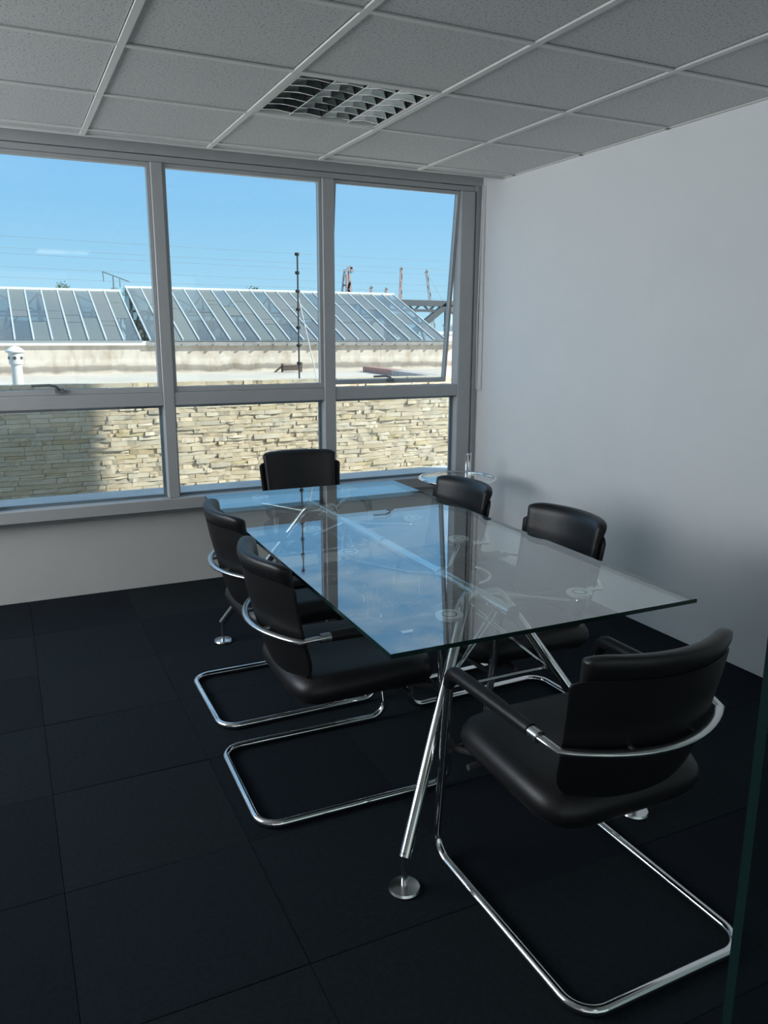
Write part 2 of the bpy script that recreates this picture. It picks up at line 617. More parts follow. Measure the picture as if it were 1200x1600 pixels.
for i, (a, b) in enumerate(bays):
    bm = B()
    box(bm, a + .0005, b - .0005, WF + .004, WB, 1.062, 1.136)
    obj('transom', bm, MAT['frame'], win, bevel=(.003, 1))
    # fixed lower pane with beads
    p = bx('pane', (a + .002, b - .002, .398, .404, .532, 1.058), MAT['window_glass'], win)
    bm = B()
    for q in ((a + .0005, a + .016, .412, .426, .531, 1.0595), (b - .016, b - .0005, .412, .426, .531, 1.0595),
              (a + .016, b - .016, .412, .426, .531, .546), (a + .016, b - .016, .412, .426, 1.045, 1.0595)):
        box(bm, *q)
    obj('glazing_bead', bm, MAT['frame'], win)
    # top-hung sash, hinge at its head
    openit = (i == len(bays) - 1)
    sash = empty('sash', (0, .372, 2.338), parent=win)
    sw, sa, sb, h = .017, a + .002, b - .002, 2.338 - 1.138
    bm = B()
    box(bm, sa, sa + sw, -.012, .026, -h, 0)
    box(bm, sb - sw, sb, -.012, .026, -h, 0)
    box(bm, sa + sw, sb - sw, -.012, .026, -.020, 0)
    box(bm, sa + sw, sb - sw, -.012, .026, -h, -h + .026)
    obj('sash_frame', bm, MAT['frame'], sash)
    bx('pane', (sa + sw - .004, sb - sw + .004, .004, .010, -h + .022, -.016), MAT['window_glass'], sash)
    if i in (len(bays) - 1, len(bays) - 3, len(bays) - 5):
        handle(sash, (a + b) / 2 - .08 if not openit else .005, -.014, -h + .022)
    if openit:
        sash.rotation_euler = (math.radians(6.6), 0, 0)

# ------------------------------------------------------------------ near glass partition beside the doorway
part = struct(empty('wall_partition', (0, 0, 0)))
bm = B()
vs = box(bm, -1.616, XR - .001, YN - .006, YN + .006, .004, ZC - .004)
for f in bm.faces:
    n = f.calc_center_median()
    f.material_index = 1 if abs(n.x + 1.616) < .002 else 0
obj('glass_sheet', bm, [MAT['door_glass'], MAT['glass_edge']], part)


# ------------------------------------------------------------------ ceiling lights
def luminaire(x, y, label):
    t = empty('ceiling_light', (x + GT / 2, y + GT / 2, ZC))
    tag(t, label, 'lamp', None)
    h = GT / 2 - .013
    bm = B()
    for q in ((-h, h, -h, -h + .016), (-h, h, h - .016, h), (-h, -h + .016, -h + .016, h - .016), (h - .016, h, -h + .016, h - .016)):
        box(bm, q[0], q[1], q[2], q[3], 0, .02)
    obj('frame', bm, MAT['grid'], t)
    bm = B()
    box(bm, -h + .003, h - .003, -h + .003, h - .003, .085, .09)
    for q in ((-h + .003, h - .003, -h + .003, -h + .006), (-h + .003, h - .003, h - .006, h - .003), (-h + .003, -h + .006, -h + .006, h - .006), (h - .006, h - .003, -h + .006, h - .006)):
        box(bm, q[0], q[1], q[2], q[3], .0205, .085)
    obj('housing', bm, MAT['louver'], t)
    w = 2 * (h - .016)
    L = h - .017
    cw = w / 4
    for k in range(4):
        cx = -h + .016 + cw * (k + .5)
        bm = B()
        tube(bm, [(cx, -L + .02, .066), (cx, L - .02, .066)], .008, 10)
        obj('tube', bm, MAT['tube_white'], t, smooth=True)
    for k in range(5):          # long parabolic reflectors: V section, thin at the bottom
        cx = -h + .016 + cw * k
        s0, s1 = (0 if k == 0 else 1), (0 if k == 4 else 1)
        bm = B()
        prof = [(-.0012, .002), (-.006, .02), (-.022, .055), (.022, .055), (.006, .02), (.0012, .002)]
        prof = [(max(px, 0) if not s0 else (min(px, 0) if not s1 else px), pz) for px, pz in prof]
        A = [bm.verts.new((cx + px, -L, pz)) for px, pz in prof]
        C = [bm.verts.new((cx + px, L, pz)) for px, pz in prof]
        n = len(A)
        for q in range(n):
            bm.faces.new((A[q], A[(q + 1) % n], C[(q + 1) % n], C[q]))
        bm.faces.new(A[::-1]); bm.faces.new(C)
        bmesh.ops.remove_doubles(bm, verts=bm.verts, dist=1e-5)
        obj('reflector', bm, MAT['louver'], t)
    for k in range(4):
        cx = -h + .016 + cw * (k + .5)
        for q in range(6):
            cy = -L + (q + .5) * (2 * L / 6)
            bm = B()
            hw = cw / 2 - .003
            rows = []
            for yy, zz, ww in ((-.002, .003, hw), (-.013, .028, hw - .008), (-.020, .050, hw - .018), (.020, .050, hw - .018), (.013, .028, hw - .008), (.002, .003, hw)):
                rows.append([bm.verts.new((cx - ww, cy + yy, zz)), bm.verts.new((cx, cy + yy, zz + (.006 if zz < .01 else 0))), bm.verts.new((cx + ww, cy + yy, zz))])
            for r_, s_ in zip(rows, rows[1:] + rows[:1]):
                bm.faces.new((r_[0], r_[1], s_[1], s_[0]))
                bm.faces.new((r_[1], r_[2], s_[2], s_[1]))
            obj('cross_blade', bm, MAT['louver'], t)
    return t


luminaire(-1.22, -1.22, 'square recessed louvre ceiling light with mirrored blades in the ceiling grid')
luminaire(-1.22, -3.66, 'second mirrored louvre ceiling light, above the glass partition behind the near chair')
for k, x in enumerate((-3.9, -1.5)):
    t = empty('corridor_fill_panel', (x, -5.4, ZC))  # unseen glowing panel added as fill for the interior
    tag(t, ('added unseen fill light panel in the corridor ceiling, nearer the left wall', 'added unseen fill light panel in the corridor ceiling, nearer the right wall')[k], 'lamp')
    bm = B()
    for q in ((-.3, .3, -.3, -.28), (-.3, .3, .28, .3), (-.3, -.28, -.28, .28), (.28, .3, -.28, .28)):
        box(bm, *q, -.006, .0035)
    obj('frame', bm, MAT['grid'], t)
    bx('diffuser', (-.28, .28, -.28, .28, -.003, .003), MAT['lit'], t)

# ------------------------------------------------------------------ blind cord in the corner
bm = B()
tube(bm, fillet([(.566, .318, 2.376), (.545, .306, 1.55), (.548, .300, 1.115), (.562, .298, 1.085), (.578, .300, 1.115), (.580, .306, 1.6), (.572, .318, 2.376)], .02), .0028, 6)
tag(obj('blind_cord', bm, MAT['cord'], smooth=True), 'thin white looped blind cord hanging in the corner beside the window', 'cord')


# ------------------------------------------------------------------ the glass conference table
TX, TY = -1.03, -1.58
table = empty('conference_table', (TX, TY, 0))
tag(table, 'long rectangular clear glass conference table on splayed chrome legs', 'table')
GX0, GX1, GY0, GY1 = -.484, .475, -1.0, 1.0
bm = B()
box(bm, GX0, GX1, GY0, GY1, .722, .734)
for v in bm.verts:                                   # top turned very slightly on its frame
    a = math.radians(-.9)
    cx, cy = 0, -.073
    dx, dy = v.co.x, v.co.y
    v.co.x, v.co.y = cx + dx * math.cos(a) - dy * math.sin(a), cy + dx * math.sin(a) + dy * math.cos(a)
bm.faces.ensure_lookup_table()
bm.normal_update()
for f in bm.faces:
    f.material_index = 0 if abs(f.normal.z) > .9 else 1
obj('glass_top', bm, [MAT['table_glass'], MAT['glass_edge']], table)
bm = B()
tube(bm, [(0, -.83, .682), (0, .83, .682)], .019, 16)
for y in (-.83, -.42, .02, .45, .83):
    tube(bm, [(0, y - .012, .682), (0, y + .012, .682)], .0225, 16)
obj('spine', bm, MAT['chrome'], table, smooth=True)
for sy in (-1, 1):
    for sx in (-1, 1):
        bm = B()
        top = Vector((sx * .066, sy * .69, .672))
        foot = Vector((sx * .405, sy * .965, .098))
        d = (foot - top).normalized()
        pts = fillet([(0, sy * .69 - sy * .03, .682), top - d * .01 + Vector((0, 0, .008)), foot], .03)
        tube(bm, pts, .0165, 14)
        leg = obj('leg', bm, MAT['chrome'], table, smooth=True)
        bm = B()
        tube(bm, [(foot.x, foot.y, .012), (foot.x, foot.y, .115)], .0095, 12)
        lathe(bm, [(0, 0), (.042, 0), (.044, .004), (.041, .010), (.012, .014), (0, .015)], (foot.x, foot.y, 0.0005), 28)
        obj('foot_disc', bm, MAT['steel'], leg, smooth=True)
        # tension rods crossing to the opposite leg
        bm = B()
        e = Vector((sx * .185, sy * .775, .455))
        o2 = Vector((-sx * .055, sy * .70, .668))
        for off in (-.008, .008):
            tube(bm, [e, o2 + Vector((0, off, off))], .0035, 8)
        tube(bm, [e + Vector((-sx * .012, 0, 0)), e + Vector((sx * .02, sy * .012, -.006))], .007, 8)
        obj('tension_rod', bm, MAT['chrome'], table, smooth=True)
    bm = B()
    tube(bm, [(-.185, sy * .775, .455), (.185, sy * .775, .455)], .005, 10)
    obj('tie_rod', bm, MAT['chrome'], table, smooth=True)
for (px, py, hy) in ((.222, -.86, -.60), (.222, -.17, -.42), (.222, .195, .40), (.222, .87, .62)):
    for sx in (-1, 1):
        bm = B()
        pts = fillet([(0, hy, .682), (sx * .08, hy + (py - hy) * .3, .676), (sx * px, py, .690), (sx * px, py, .709)], .03)
        tube(bm, pts, .0065, 10)
        arm = obj('support_arm', bm, MAT['chrome'], table, smooth=True)
        bm = B()
        lathe(bm, [(0, .7085), (.030, .7085), (.037, .713), (.038, .7212), (.0225, .7212), (.0220, .7200), (.0175, .7200), (.0170, .7212), (0, .7212)], (sx * px, py, 0), 32)
        lathe(bm, [(.0178, .7202), (.0217, .7202), (.0217, .7214), (.0178, .7214), (.0178, .7202)], (sx * px, py, 0), 32, 1)
        obj('glass_pad', bm, [MAT['pad'], MAT['rubber']], arm, smooth=True)


# ------------------------------------------------------------------ cantilever armchairs
def yc(z):
    """depth of the back shell's centre line at height z"""
    P = [(.36, -.130), (.42, -.170), (.48, -.195), (.575, -.222), (.68, -.247), (.76, -.262), (.83, -.272)]
    for (a, b), (c, d) in zip(P, P[1:]):
        if z <= c:
            return b + (d - b) * (z - a) / (c - a)
    return P[-1][1]


def yback(x, z):
    return yc(z) + .078 * (abs(x) / .23) ** 2.0


def curved_pad(half_w, ztop, zbot, corner, thick, yoff, bulge, nx=20, nz=18, roll=0.0, taper=0.0):
    """closed curved panel; thickness grows towards +y"""
    bm = B()
    F, K = [], []
    for i in range(nx + 1):
        s = -1 + 2 * i / nx
        s = math.copysign(1 - (1 - abs(s)) ** 1.6, s)
        f, k = [], []
        for j in range(nz + 1):
            q = j / nz
            q = .5 - .5 * math.cos(PI * q)
            xx = s * half_w
            ax = max(0, abs(xx) - (half_w - corner))
            lift = corner - math.sqrt(max(corner ** 2 - ax ** 2, 0))
            drop = lift * .30
            z = zbot + lift + (ztop - drop - zbot - lift) * q
            x = xx * (1 - taper * (1 - q))
            ez = min(q, 1 - q) * (ztop - zbot)
            ex = (1 - abs(s)) * half_w
            e = min(1.0, min(ex, ez) / bulge)
            prof = math.sqrt(max(0, 1 - (1 - e) ** 2))
            t = thick * (.22 + .78 * prof)
            yb = yback(x, z) + yoff
            back = 0.0
            if roll and z > ztop - .055:
                g = math.sin(min(1, (z - (ztop - .055)) / .022) * PI / 2)
                back = roll * g * (.35 + .65 * prof)
            f.append(bm.verts.new((x, yb + t, z)))
            k.append(bm.verts.new((x, yb - back, z)))
        F.append(f); K.append(k)
    for G in (F, K):
        for i in range(nx):
            for j in range(nz):
                bm.faces.new((G[i][j], G[i + 1][j], G[i + 1][j + 1], G[i][j + 1]))
    rim = [(i, 0) for i in range(nx)] + [(nx, j) for j in range(nz)] + [(i, nz) for i in range(nx, 0, -1)] + [(0, j) for j in range(nz, 0, -1)]
    for n in range(len(rim)):
        a, b = rim[n], rim[(n + 1) % len(rim)]
        bm.faces.new((F[a[0]][a[1]], F[b[0]][b[1]], K[b[0]][b[1]], K[a[0]][a[1]]))
    return bm


def seat_bm():
    """upholstered seat: rounded plan, soft rolled edges, wider at the rear, waterfall front"""
    bm = B()
    y0, y1, z0, h = -.172, .330, .358, .092
    prof = [(.20, 0), (.09, 0), (.040, .001), (.018, .008), (.006, .022), (0, .042), (.004, .062), (.014, .079), (.030, .089), (.052, .092), (.11, .090), (.17, .086), (.215, .084)]
    n = 72

    def plan(inset):
        out = []
        hy = (y1 - y0) / 2 - inset
        for k in range(n):
            a = 2 * PI * k / n
            ca, sa = math.cos(a), math.sin(a)
            e = 2 / 5.2
            px = math.copysign(abs(ca) ** e, ca)
            py = math.copysign(abs(sa) ** e, sa)
            hw = (.252 - .016 * (py * .5 + .5)) - inset
            out.append((px * hw, (y0 + y1) / 2 + py * hy))
        return out
    rings = []
    for d, zz in prof:
        r = []
        for x, y in plan(d):
            u = (y - y0) / (y1 - y0)
            z = z0 + zz - .014 * max(0, (u - .74) / .26) ** 2 - .008 * max(0, .3 - u) / .3
            r.append(bm.verts.new((x, y, z)))
        rings.append(r)
    for A, C in zip(rings, rings[1:]):
        for k in range(n):
            bm.faces.new((A[k], A[(k + 1) % n], C[(k + 1) % n], C[k]))
    bm.faces.new(rings[0][::-1])
    bm.faces.new(rings[-1])
    return bm


def make_chair():
    t = empty('cantilever_chair', (0, 0, 0))
    R = .0125
    a = .253
    zf = R + .001
    bm = B()
    pts = fillet([(-a + .004, .235, .585), (-a, .315, .585 - .03), (-a, .345, zf), (-a, -.30, zf), (a, -.30, zf), (a, .345, zf), (a, .315, .585 - .03), (a - .004, .235, .585)],
                 [0, .04, .06, .07, .07, .06, .04, 0], 7)
    # arms run back from the upright tops
    pts = [Vector((-a, -.10, .588)), Vector((-a, .10, .588))] + fillet([(-a, .20, .588), (-a, .285, .590), (-a, .345, zf), (-a, -.30, zf), (a, -.30, zf), (a, .345, zf), (a, .285, .590), (a, .20, .588)],
                 [0, .045, .06, .07, .07, .06, .045, 0], 8) + [Vector((a, .10, .588)), Vector((a, -.10, .588))]
    tube(bm, pts, R, 14)
    obj('tube_frame', bm, MAT['chrome'], t, smooth=True, sharp=60)
    for sx in (-1, 1):
        bm = B()
        P = fillet([(sx * a, -.072, .590), (sx * a, .12, .591), (sx * a, .272, .590), (sx * a, .292, .545)], .035, 6)
        n = len(P)
        tube(bm, P, [.0165 if i in (0,) else (.0195 if i < n - 1 else .016) for i in range(n)], 14)
        obj('arm_pad', bm, MAT['leather'], t, smooth=True, sharp=60)
    bm = B()
    pts = [(-a, -.095, .588), (-a + .002, -.125, .587)]
    for i in range(17):
        s = -1 + 2 * i / 16
        x = s * .243
        pts.append((x, yback(x * .95, .578) - .016 - .012 * (1 - s * s), .580))
    pts += [(a - .002, -.125, .587), (a, -.095, .588)]
    tube(bm, pts, .0075, 12, rb=.0115)
    for sx in (-1, 1):
        tube(bm, [(sx * a, -.070, .588), (sx * a, -.105, .588)], .0145, 12)
    for x in (-.09, .09):
        tube(bm, [(x, yback(x, .578) - .034, .580), (x, yback(x, .578) + .004, .580)], .006, 8)
    obj('back_band', bm, MAT['steel'], t, smooth=True, sharp=60)
    obj('back_shell', curved_pad(.236, .755, .428, .075, .012, 0.0, .012, taper=.07), MAT['shell'], t, smooth=True, sharp=70)
    obj('back_cushion', curved_pad(.210, .808, .446, .055, .036, .0105, .030, roll=.016, taper=.08), MAT['leather'], t, smooth=True, sharp=75)
    obj('seat', seat_bm(), MAT['leather'], t, smooth=True, sharp=75)
    bm = B()
    for y in (.20, .30):
        tube(bm, [(-a + .01, y, .346), (a - .01, y, .346)], .009, 10)
    tube(bm, fillet([(-a, .312, .40), (-a + .03, .30, .346), (-.15, .20, .346)], .02), .009, 8)
    tube(bm, fillet([(a, .312, .40), (a - .03, .30, .346), (.15, .20, .346)], .02), .009, 8)
    box(bm, -.17, .17, -.06, .24, .346, .357)
    obj('seat_support', bm, MAT['dark_metal'], t, smooth=True)
    return t


chairs = [
    ((-1.03, -2.79), 0.0, 'black leather cantilever armchair nearest the camera, seen from behind at the table end'),
    ((-1.405, -1.895), -PI / 2 - .02, 'black leather cantilever armchair on the left of the glass table, the nearer of two'),
    ((-1.362, -1.24), -PI / 2, 'black leather cantilever armchair on the left of the glass table, the one nearer the window'),
    ((-.60, -1.875), PI / 2 + .03, 'black leather cantilever armchair on the right of the glass table, the nearer of two'),
    ((-.625, -1.175), PI / 2 + .03, 'black leather cantilever armchair on the right, just in front of the round side table'),
    ((-.815, -.165), PI - .09, 'black leather cantilever armchair at the far end of the glass table, against the window'),
]
proto = make_chair()
for i, ((x, y), rz, lab) in enumerate(chairs):
    c = proto if i == 0 else copy_tree(proto)
    c.location = (x, y, 0)
    c.rotation_euler = (0, 0, rz)
    tag(c, lab, 'chair', 'black cantilever chairs around the glass table')

# ------------------------------------------------------------------ round side table
st = empty('side_table', (.118, -.20, 0))
tag(st, 'small round glass side table with chrome rim and upright post in the window corner', 'side table')
bm = B()
lathe(bm, [(0, .612), (.216, .612), (.216, .620), (0, .620)], n=48)
obj('glass_top', bm, MAT['round_glass'], st)
bm = B()
tube(bm, [(.224 * math.cos(k * PI / 24), .224 * math.sin(k * PI / 24), .616) for k in range(48)], .0105, 12, closed=True)
obj('rim', bm, MAT['chrome'], st, smooth=True)
px, py = .197, .185
bm = B()
tube(bm, [(px, py, .012), (px, py, .735)], .0115, 14)
tube(bm, [(px - .026, py - .006, .40), (px - .026, py - .006, .722)], .0065, 10)
tube(bm, [(px - .034, py - .008, .722), (px + .012, py, .728)], .007, 10)
tube(bm, [(px - .026, py - .006, .616), (px - .042, py - .030, .616)], .009, 10)
obj('post', bm, MAT['chrome'], st, smooth=True)
bm = B()
tube(bm, [(.215 * math.cos(a), .215 * math.sin(a), .0125) for a in [math.radians(43 + k * 345 / 40) for k in range(41)]], .0115, 12)
obj('base_ring', bm, MAT['chrome'], st, smooth=True)

# ------------------------------------------------------------------ outside: ledge, stone wall, roof
struct(bx('trim_1', (XL - .3, 2.6, .75, .86, -.3, .500), MAT['ledge']))
struct(bx('trim_2', (XL - .3, 2.6, .431, .75, .441, .500), MAT['ledge']))
struct(bx('trim_3', (XL - 4, 8, .86, 2.14, -.5, -.2), MAT['ledge']))

SWY = 2.20
sw = empty('stone_wall', (0, SWY, 0))
tag(sw, 'long outdoor wall of stacked cream ledge stones facing the window', 'wall')
bx('backing', (-6.0, 6.0, .03, .22, -.2, 1.06), MAT['mortar'], sw)
unit = []
for k in range(10):
    bm = B()
    box(bm, -.5, .5, -.5, .5, -.5, .5)
    bmesh.ops.subdivide_edges(bm, edges=[e for e in bm.edges if abs(e.verts[0].co.x - e.verts[1].co.x) > .5], cuts=2, use_grid_fill=True)
    rnd = random.Random(k)
    for v in bm.verts:
        if v.co.y < 0:
            v.co.y += rnd.uniform(-.02, .12) - .05
            v.co.z *= rnd.uniform(.93, 1.0)
            v.co.z += rnd.uniform(-.02, .02)
        else:
            v.co.z *= .98
    me = bpy.data.meshes.new('stone')
    bmesh.ops.recalc_face_normals(bm, faces=bm.faces)
    bm.to_mesh(me)
    bm.free()
    unit.append(me)
stone_meshes = []
for mi in range(len(STONE)):
    row = []
    for me in unit:
        m2 = me.copy()
        m2.materials.append(STONE[mi])
        row.append(m2)
    stone_meshes.append(row)
stones = []
z = .16
while z < 1.075:
    h = random.choice((.030, .033, .036, .038, .041))
    if z + h > 1.075:
        h = max(.02, 1.085 - z)
    x = -6.0 + random.uniform(-.15, 0)
    while x < 6.0:
        w = random.choice((.07, .10, .12, .14, .16, .18, .20, .25)) * random.uniform(.85, 1.15)
        dd = random.choice((.062, .065, .066, .068, .070, .075))
        # now and then two thin stones share a course
        if h > .037 and random.random() < .22:
            stones.append((x, w, z, h * .5, dd))
            stones.append((x, w, z + h * .5, h * .5, dd + random.uniform(-.007, .007)))
        else:
            stones.append((x, w, z, h, dd))
        x += w
    z += h
vis = [s for s in stones if s[0] + s[1] > -2.5 and s[0] < 1.62 and s[2] + s[3] > .255]
vis.sort(key=lambda s: -s[1] * s[3])
single = set(id(s) for s in vis[:298])
rest = bmesh.new()
for s in stones:
    x, w, z, h, dd = s
    k = random.randrange(10)
    mi = random.choices(range(5), (34, 26, 24, 13, 3))[0]
    g = .0022
    loc = (x + w / 2, .03 - dd / 2 + .02, z + h / 2)
    sc = (w - g, dd + .04, h - g * .6)
    if id(s) in single:
        o = bpy.data.objects.new('stone', stone_meshes[mi][k])
        COL.objects.link(o)
        o.parent = sw
        o.location = loc
        o.scale = sc
        o.rotation_euler = (0, random.uniform(-.006, .006), random.uniform(-.022, .022))
    else:
        n0 = len(rest.faces)
        tmp = bmesh.new()
        tmp.from_mesh(unit[k])
        bmesh.ops.scale(tmp, vec=sc, verts=tmp.verts)
        bmesh.ops.translate(tmp, vec=loc, verts=tmp.verts)
        me = bpy.data.meshes.new('tmp')
        tmp.to_mesh(me)
        tmp.free()
        rest.from_mesh(me)
        bpy.data.meshes.remove(me)
        rest.faces.ensure_lookup_table()
        for f in rest.faces[n0:]:
            f.material_index = mi
o = obj('small_stones', rest, STONE, sw)
o['kind'] = 'stuff'

roof = struct(bx('flat_roof', (-14, 22, 2.43, 15.8, .3, .5), MAT['roof']))
struct(bx('ground', (-400, 500, 24, 700, -6.2, -6.0), MAT['ground']))
struct(bx('flat_roof', (-14, 22, 15.8, 23.5, .3, .48), MAT['roof']))

# parapet under the roof lights
par = struct(empty('wall_parapet', (0, 0, 0)))
bx('parapet_face', (-14, 22, 15.80, 16.0, .5, 1.165), MAT['parapet'], par)
bx('coping', (-14, .95, 15.72, 16.02, 1.165, 1.262), MAT['coping_white'], par)
bx('coping', (.95, 22, 15.70, 16.02, 1.15, 1.262), MAT['coping_grey'], par)
for k in range(22):
    x = 1.4 + k * .39 * 1
    bm = B()
    rod(bm, (x, 15.68, 1.19), (x, 15.68, 1.145), .05, .05)
    obj('bracket', bm, MAT['coping_grey'], par)


# ------------------------------------------------------------------ glazed roof lights
def skylight(x0, n, pitchx, eave, ridge, label, barmat, nrow, seed):
    rnd = random.Random(seed)
    x1 = x0 + n * pitchx
    t = empty('roof_light', (x0, eave[0], eave[1]))
    tag(t, label, 'skylight', 'glazed roof lights on the roof opposite')
    ey, ez = 0, 0
    ry, rz = ridge[0] - eave[0], ridge[1] - eave[1]
    L = x1 - x0
    ln = math.hypot(ry, rz)
    d = Vector((0, ry, rz)) / ln
    nrm = Vector((0, -rz, ry)) / ln
    for k in range(n + 1):
        bm = B()
        x = k * pitchx
        rod(bm, Vector((x, 0, 0)) + nrm * .012, Vector((x, ry, rz)) + nrm * .012, .036, .05)
        obj('glazing_bar', bm, barmat, t)
    kind = 0
    for k in range(n):
        if rnd.random() < .7:
            kind = rnd.random()
        cuts = [0] + sorted(rnd.uniform(.25, .75) for _ in range(nrow - 1)) + [1]
        for c, (p, q) in enumerate(zip(cuts, cuts[1:])):
            kk = kind if rnd.random() < .75 else rnd.random()
            m = MAT['pane_clear'] if kk < .58 else (MAT['pane_grey'] if kk < .82 else MAT['pane_green'])
            bm = B()
            a = d * (ln * p + .006) + nrm * (.002 + .006 * c)
            b = d * (ln * q - .002) + nrm * (.002 + .006 * c)
            v = [bm.verts.new((xx, pt.y + o_.y, pt.z + o_.z)) for xx in (k * pitchx + .021, (k + 1) * pitchx - .021) for pt in (a, b) for o_ in (Vector((0, 0, 0)), nrm * .006)]
            for f in ((0, 1, 3, 2), (4, 6, 7, 5), (0, 4, 5, 1), (2, 3, 7, 6), (0, 2, 6, 4), (1, 5, 7, 3)):
                bm.faces.new([v[i] for i in f])
            obj('pane', bm, m, t)
    bm = B(); box(bm, -.03, L + .03, ry - .08, ry + .12, rz - .02, rz + .045); obj('ridge_cap', bm, MAT['coping_white'], t)
    bm = B(); box(bm, -.03, L + .03, -.10, .08, -.03, .0); obj('eave_gutter', bm, MAT['bar_dark'], t)
    # iron trusses under the glass
    m = max(2, int(L / .98))
    for k in range(m + 1):
        x = .12 + (L - .24) * k / m
        bm = B()
        rod(bm, (x, .25, -.0), (x, ry - .05, rz - .16), .05, .07)
        rod(bm, (x, ry, rz - .1), (x, ry, -.75), .06)
        rod(bm, (x, .2, -.04), (x, ry, -.04), .05)
        rod(bm, (x, ry * .30, -.04), (x + .25, ry * .62, rz * .58), .055)
        rod(bm, (x, ry * .08, -.04), (x - .2, ry * .30, rz * .27), .045)
        rod(bm, (x, ry, .0), (x, ry * .62, rz * .52), .045)
        rod(bm, (x, ry * .45, -.04), (x, ry * .42, rz * .34), .045)
        obj('truss', bm, MAT['iron'], t)
    bm = B()
    rod(bm, (0, ry * .5, rz * .5 - .06), (L, ry * .5, rz * .5 - .06), .05, .06)
    rod(bm, (0, ry, rz * .55), (L, ry, rz * .55), .05, .06)
    rod(bm, (0, ry, .03), (L, ry, .03), .06, .08)
    for k in range(m):
        xa, xb = .12 + (L - .24) * k / m, .12 + (L - .24) * (k + 1) / m
        rod(bm, (xa, ry, .05), (xb, ry, rz * .9), .045)
        rod(bm, (xa, ry, rz * .9), (xb, ry, rz * .55), .035)
    obj('purlin', bm, MAT['iron'], t)
    # pale kerb wall that closes the back of the roof light, low down
    bm = B(); box(bm, -.02, L + .02, ry + .05, ry + .2, -.76, rz * .38); obj('rear_wall', bm, MAT['parapet_rear'], t)
    bm = B(); rod(bm, (L / 2, ry + .13, rz - .02), (L / 2, ry + .9, rz * .30), L, .01); obj('rear_glazing', bm, MAT['pane_rear'], t)
    return t


skylight(.818 - .3935 * 13, 13, .3935, (15.8, 1.275), (19.0, 2.56), 'lower glazed roof light with pale bars, left of the step in the roof', MAT['bar'], 3, 3)
skylight(1.045, 21, .3935, (15.8, 1.275), (19.3, 2.68), 'higher, longer glazed roof light that ends before the steel truss', MAT['bar'], 3, 11)

# vent pipe
p = empty('vent_pipe', (-2.165, 3.2, .5))
tag(p, 'white vent pipe with a ringed cowl standing on the pale roof', 'pipe')
bm = B(); tube(bm, [(0, 0, 0), (0, 0, .70)], .044, 18); obj('pipe', bm, MAT['pipe'], p, smooth=True)
bm = B()
lathe(bm, [(0, .70), (.054, .70), (.056, .715), (.056, .79), (.075, .80), (.074, .81), (.03, .845), (0, .85)], n=24)
obj('cowl', bm, MAT['pipe'], p, smooth=True)
for a in range(6):
    bm = B()
    ca, sa = math.cos(a * PI / 3 + .35), math.sin(a * PI / 3 + .35)
    tube(bm, [(ca * .05, sa * .05, .752), (ca * .0585, sa * .0585, .752)], .014, 12)
    obj('vent_hole', bm, MAT['dark_metal'], p)

# electric-fence pole on the stone wall
f = empty('fence_pole', (.012, 2.27, 1.06))
tag(f, 'thin dark electric fence pole with insulators on top of the stone wall', 'pole')
bm = B(); tube(bm, [(0, 0, 0), (.004, 0, 1.05)], .0075, 10); obj('pole', bm, MAT['dark_metal'], f, smooth=True)
for k in range(7):
    bm = B()
    zz = .14 + k * .148
    lathe(bm, [(0, zz), (.017, zz), (.020, zz + .012), (.017, zz + .024), (0, zz + .024)], n=12)
    obj('insulator', bm, MAT['rubber'], f, smooth=True)
bm = B(); tube(bm, [(.004, 0, .70), (.165, 0, .0)], .005, 8); obj('brace', bm, MAT['coping_white'], f, smooth=True)

# rusty bracket and red kerb on the far roof
r = empty('roof_bracket', (4.2, 15.0, .5))
tag(r, 'small rusty iron bracket lying on the pale roof below the parapet', 'bracket')
bm = B()
rod(bm, (-.10, 0, .10), (.40, .02, .11), .15, .13)
obj('body', bm, MAT['rust'], r)
bm = B()
rod(bm, (-.30, 0, .0), (-.06, 0, .18), .04); rod(bm, (.40, .02, .0), (.41, .02, .24), .06); rod(bm, (-.1, 0, 0), (-.1, 0, .22), .04)
obj('lug', bm, MAT['rust'], r)
k = empty('roof_kerb', (6.35, 14.6, .5))
tag(k, 'low roof kerb, red at its near end, running toward the truss', 'kerb')
bm = B(); rod(bm, (-.05, .0, .07), (-.22, -2.0, .065), .30, .13); obj('red_end', bm, MAT['red_brick'], k)
for j in range(3):
    bm = B()
    rod(bm, (-.22 - j * .15, -2.02 - j * 1.1, .062), (-.22 - (j + 1) * .15, -2.0 - (j + 1) * 1.1, .062), .30, .12)
    obj('block', bm, MAT['block'], k)

# steel truss beyond the roof light
t = empty('steel_truss', (15.0, 26, 0))
tag(t, 'grey steel lattice truss with big diagonals beyond the end of the roof light', 'truss')


def tr(name, p, q, w):
    bm = B()
    rod(bm, (p[0] - 15, 0, p[1]), (q[0] - 15, 0, q[1]), w, w * 1.1)
    obj(name, bm, MAT['truss'], t)


tr('top_chord', (12.0, 2.72), (21, 2.70), .22)
tr('bottom_chord', (12.0, 2.42), (21, 2.40), .10)
for j in range(12):
    xa = 12.2 + j * .72
    tr('web', (xa, 2.42), (xa + .36, 2.70), .06)
    tr('web', (xa + .36, 2.70), (xa + .72, 2.42), .06)
tr('diagonal', (15.2, 2.66), (12.3, .55), .22)
tr('diagonal', (15.2, 2.66), (18.4, .60), .22)
tr('diagonal', (18.3, 2.66), (15.9, 1.35), .18)
tr('diagonal', (15.9, 1.35), (18.4, 2.0), .14)
tr('lower_chord', (15.6, 1.40), (20.5, 1.38), .14)
tr('post', (15.2, 2.6), (15.2, -6), .12)
tr('post', (20.3, 2.6), (20.3, -6), .2)

